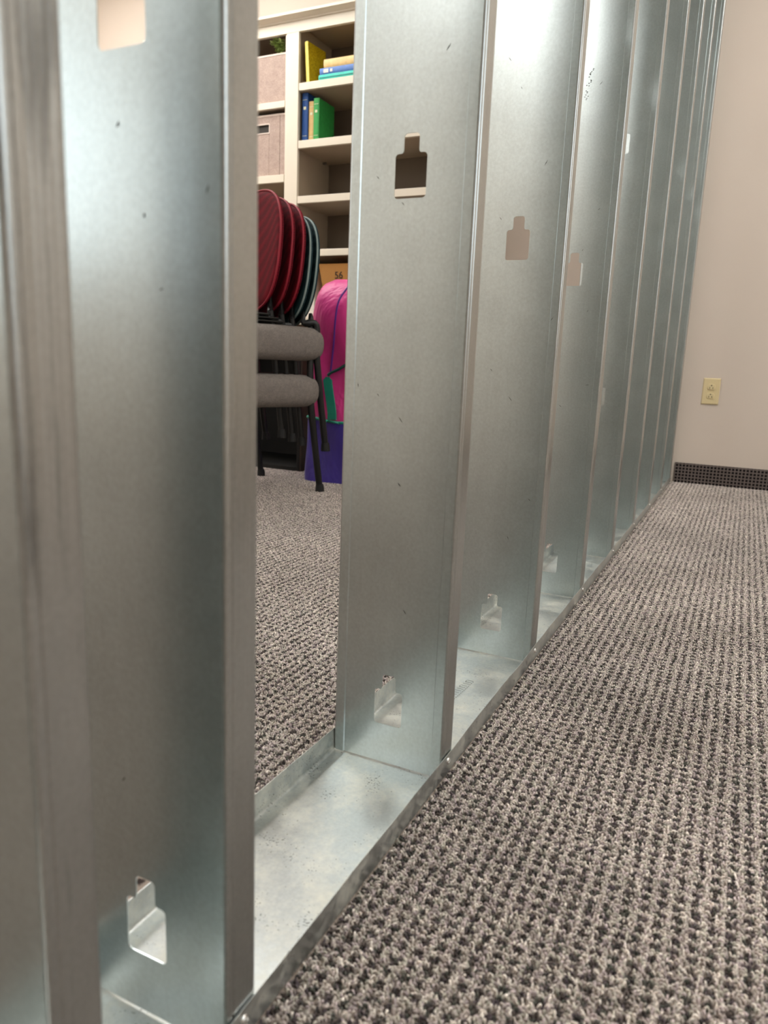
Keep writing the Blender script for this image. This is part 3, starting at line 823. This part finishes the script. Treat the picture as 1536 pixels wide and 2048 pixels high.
chair('second chair of the stack, upper grey seat and inner teal back', CG, -.022, .155, (.483, .606), (-.018, .44), .076, (.605, 1.004), MAT['teal_mesh'], MAT['teal_pipe'], MAT['tweed'], True, (.012, .44))
chair('red backed chair next to the teal backs in the stack', CG, .062, .176, (.610, .618), (.12, .42), .106, (.63, 1.036), MAT['red_mesh'], MAT['red_pipe'], MAT['black'], False, (.045, .40))
chair('middle one of the three red backed chairs in the stack', CG, .105, .192, (.621, .629), (.14, .43), .150, (.64, 1.048), MAT['red_mesh'], MAT['red_pipe'], MAT['black'], False, (.045, .40))
chair('topmost chair of the stack, red back standing nearest the stud opening', CG, .150, .208, (.632, .640), (.18, .44), .196, (.65, 1.066), MAT['red_mesh'], MAT['red_pipe'], MAT['black'], False, (.045, .40))

# ------------------------------------------------------------------ pink bag
BX0, BX1, BYC, BD = -1.345, -1.08, 3.165, .13
bg = thing('duffel_bag', 'tall pink and purple nylon bag standing behind the chair stack', 'bag', ((BX0 + BX1) / 2, BYC, 0))
bw = (BX1 - BX0) / 2
def bag_section(z):
    """half width / half depth of the bag at height z"""
    top = .806
    if z > .62:
        k = (z - .62) / (top - .62); s = max(0.02, (1 - k ** 2.4)) ** .5
        return bw * (.28 + .72 * s) * .97, BD * (.25 + .75 * s)
    return bw * (1 + .02 * math.sin(z * 14)), BD * (1 + .05 * math.sin(z * 9 + 1))
def bag_rings(zs, n=4.2, grow=0.0, k=56):
    rs = []
    for z in zs:
        w, d = bag_section(z); rs.append([(x + .006 * math.sin(z * 21 + x * 9), y + .008 * math.sin(z * 17 + x * 23), z) for x, y in sup(w + grow, d + grow, n, k)])
    return rs
bm = BM(); rings(bm, bag_rings([.25 + .556 * i / 30 for i in range(31)])); obj('body', bm, MAT['pink'], bg, smooth=True)
bm = BM(); rings(bm, bag_rings([.002, .012] + [.03 + .222 * i / 8 for i in range(9)], grow=.004)); sub(obj('bottom_panel', bm, MAT['purple'], bg, smooth=True), 'purple lower panel')
bm = BM(); ring_tube(bm, [Vector((p[0], p[1], p[2] + .006 * math.cos(p[0] * 22 + 2.2))) for p in bag_rings([.254], grow=.004)[0]], .006); sub(obj('hem_piping', bm, MAT['teal_strap'], bg, smooth=True), 'teal piping between pink and purple')
def on_front(x, z, o=.004):
    w, d = bag_section(z); u = max(-1, min(1, x / w)); y = -d * (1 - abs(u) ** 4.2) ** (1 / 4.2)
    return Vector((x, y - o, z))
bm = BM(); tube(bm, smooth_path([on_front(x, z, .008) for x, z in ((.060, .797), (.050, .775), (.024, .719), (.016, .65), (.011, .568), (.003, .50), (-.004, .445))], 6), .0035, 8); sub(obj('seam_piping', bm, MAT['seam'], bg, smooth=True), 'violet seam piping')
bm = BM()
pts = smooth_path([on_front(x, z, .006) for x, z in ((-.016, .425), (-.015, .405), (-.003, .345), (.008, .295), (.012, .258))], 6)
rs = []
for i, p in enumerate(pts):
    w = .019 if i > 3 else .008 + .0015 * i
    rs.append([p + Vector((-w, 0, 0)), p + Vector((w, 0, 0)), p + Vector((w, -.006, 0)), p + Vector((-w, -.006, 0))])
rings(bm, rs); sub(obj('strap', bm, MAT['teal_strap'], bg, smooth=True), 'teal webbing strap')
bm = BM(); tube(bm, smooth_path([on_front(x, z, .006) for x, z in ((-.016, .43), (-.005, .441), (.031, .456), (.057, .471), (.10, .49))], 5), .006, 8); sub(obj('cord', bm, plain('dark teal cord', rgb(14, 70, 64)), bg, smooth=True), 'dark teal cord')

# ------------------------------------------------------------------ ceiling lights
MAT['lamp'] = emitter('lit diffuser', (1.0, .975, .94, 1), 16)
MAT['white_metal'] = plain('white enamel', rgb(235, 235, 230), .4)
def troffer(x, y, label):
    t = thing('ceiling_light', label, 'ceiling light', (x, y, CEIL), 'fluorescent panels in the ceiling')
    bm = BM(); w, d = .305, .61
    for q in ((-w, w, -d, -d + .03), (-w, w, d - .03, d), (-w, -w + .03, -d + .03, d - .03), (w - .03, w, -d + .03, d - .03)): box(bm, q[0], q[1], q[2], q[3], -.02, -.001)
    obj('frame', bm, MAT['white_metal'], t)
    obj('diffuser', bbox(-w + .03, w - .03, -d + .03, d - .03, -.014, -.004), MAT['lamp'], t)
for x, y, l in ((1.0, 1.1, 'ceiling light over the carpet right of the partition'), (1.0, 3.0, 'ceiling light near the beige end wall'),
                (-1.0, -1.7, 'ceiling light left of the partition behind the viewpoint'), (-2.6, -1.0, 'ceiling light in the corner left of the viewpoint'), (-2.15, 2.9, 'ceiling light in front of the bookcase'), (-3.15, 2.9, 'ceiling light in the far left corner')):
    troffer(x, y, l)

# ------------------------------------------------------------------ world, camera, colour
wd = bpy.data.worlds.new('world'); scene.world = wd; wd.use_nodes = True
wd.node_tree.nodes['Background'].inputs[0].default_value = (.9, .88, .84, 1); wd.node_tree.nodes['Background'].inputs[1].default_value = .0
cp, sp_, cyw, syw = math.cos(PITCH), math.sin(PITCH), math.cos(YAW), math.sin(YAW)
f = Vector((-syw * cp, cyw * cp, -sp_)); r = Vector((cyw, syw, 0)); u = r.cross(f)
c, s = math.cos(ROLL), math.sin(ROLL)
r2 = c * r + s * u; u2 = -s * r + c * u
M = Matrix((r2, u2, -f)).transposed().to_4x4(); M.translation = CAM
cd = bpy.data.cameras.new('camera'); co = bpy.data.objects.new('camera', cd); COL.objects.link(co); co.matrix_world = M
cd.sensor_fit = 'VERTICAL'; cd.sensor_height = 36; cd.sensor_width = 27; cd.lens = FPX * 36 / 2048; cd.clip_start = .02; cd.clip_end = 50
cd.dof.use_dof = True; cd.dof.focus_distance = 1.35; cd.dof.aperture_fstop = 7.0
scene.camera = co
scene.view_settings.view_transform = 'Standard'
try: scene.view_settings.look = 'None'
except Exception: pass
scene.view_settings.gamma = 1; scene.view_settings.use_curve_mapping = False
scene.view_settings.exposure = -0.03
scene.cycles.use_denoising = True
scene.cycles.max_bounces = 10; scene.cycles.diffuse_bounces = 5; scene.cycles.glossy_bounces = 6
scene.cycles.sample_clamp_indirect = 6
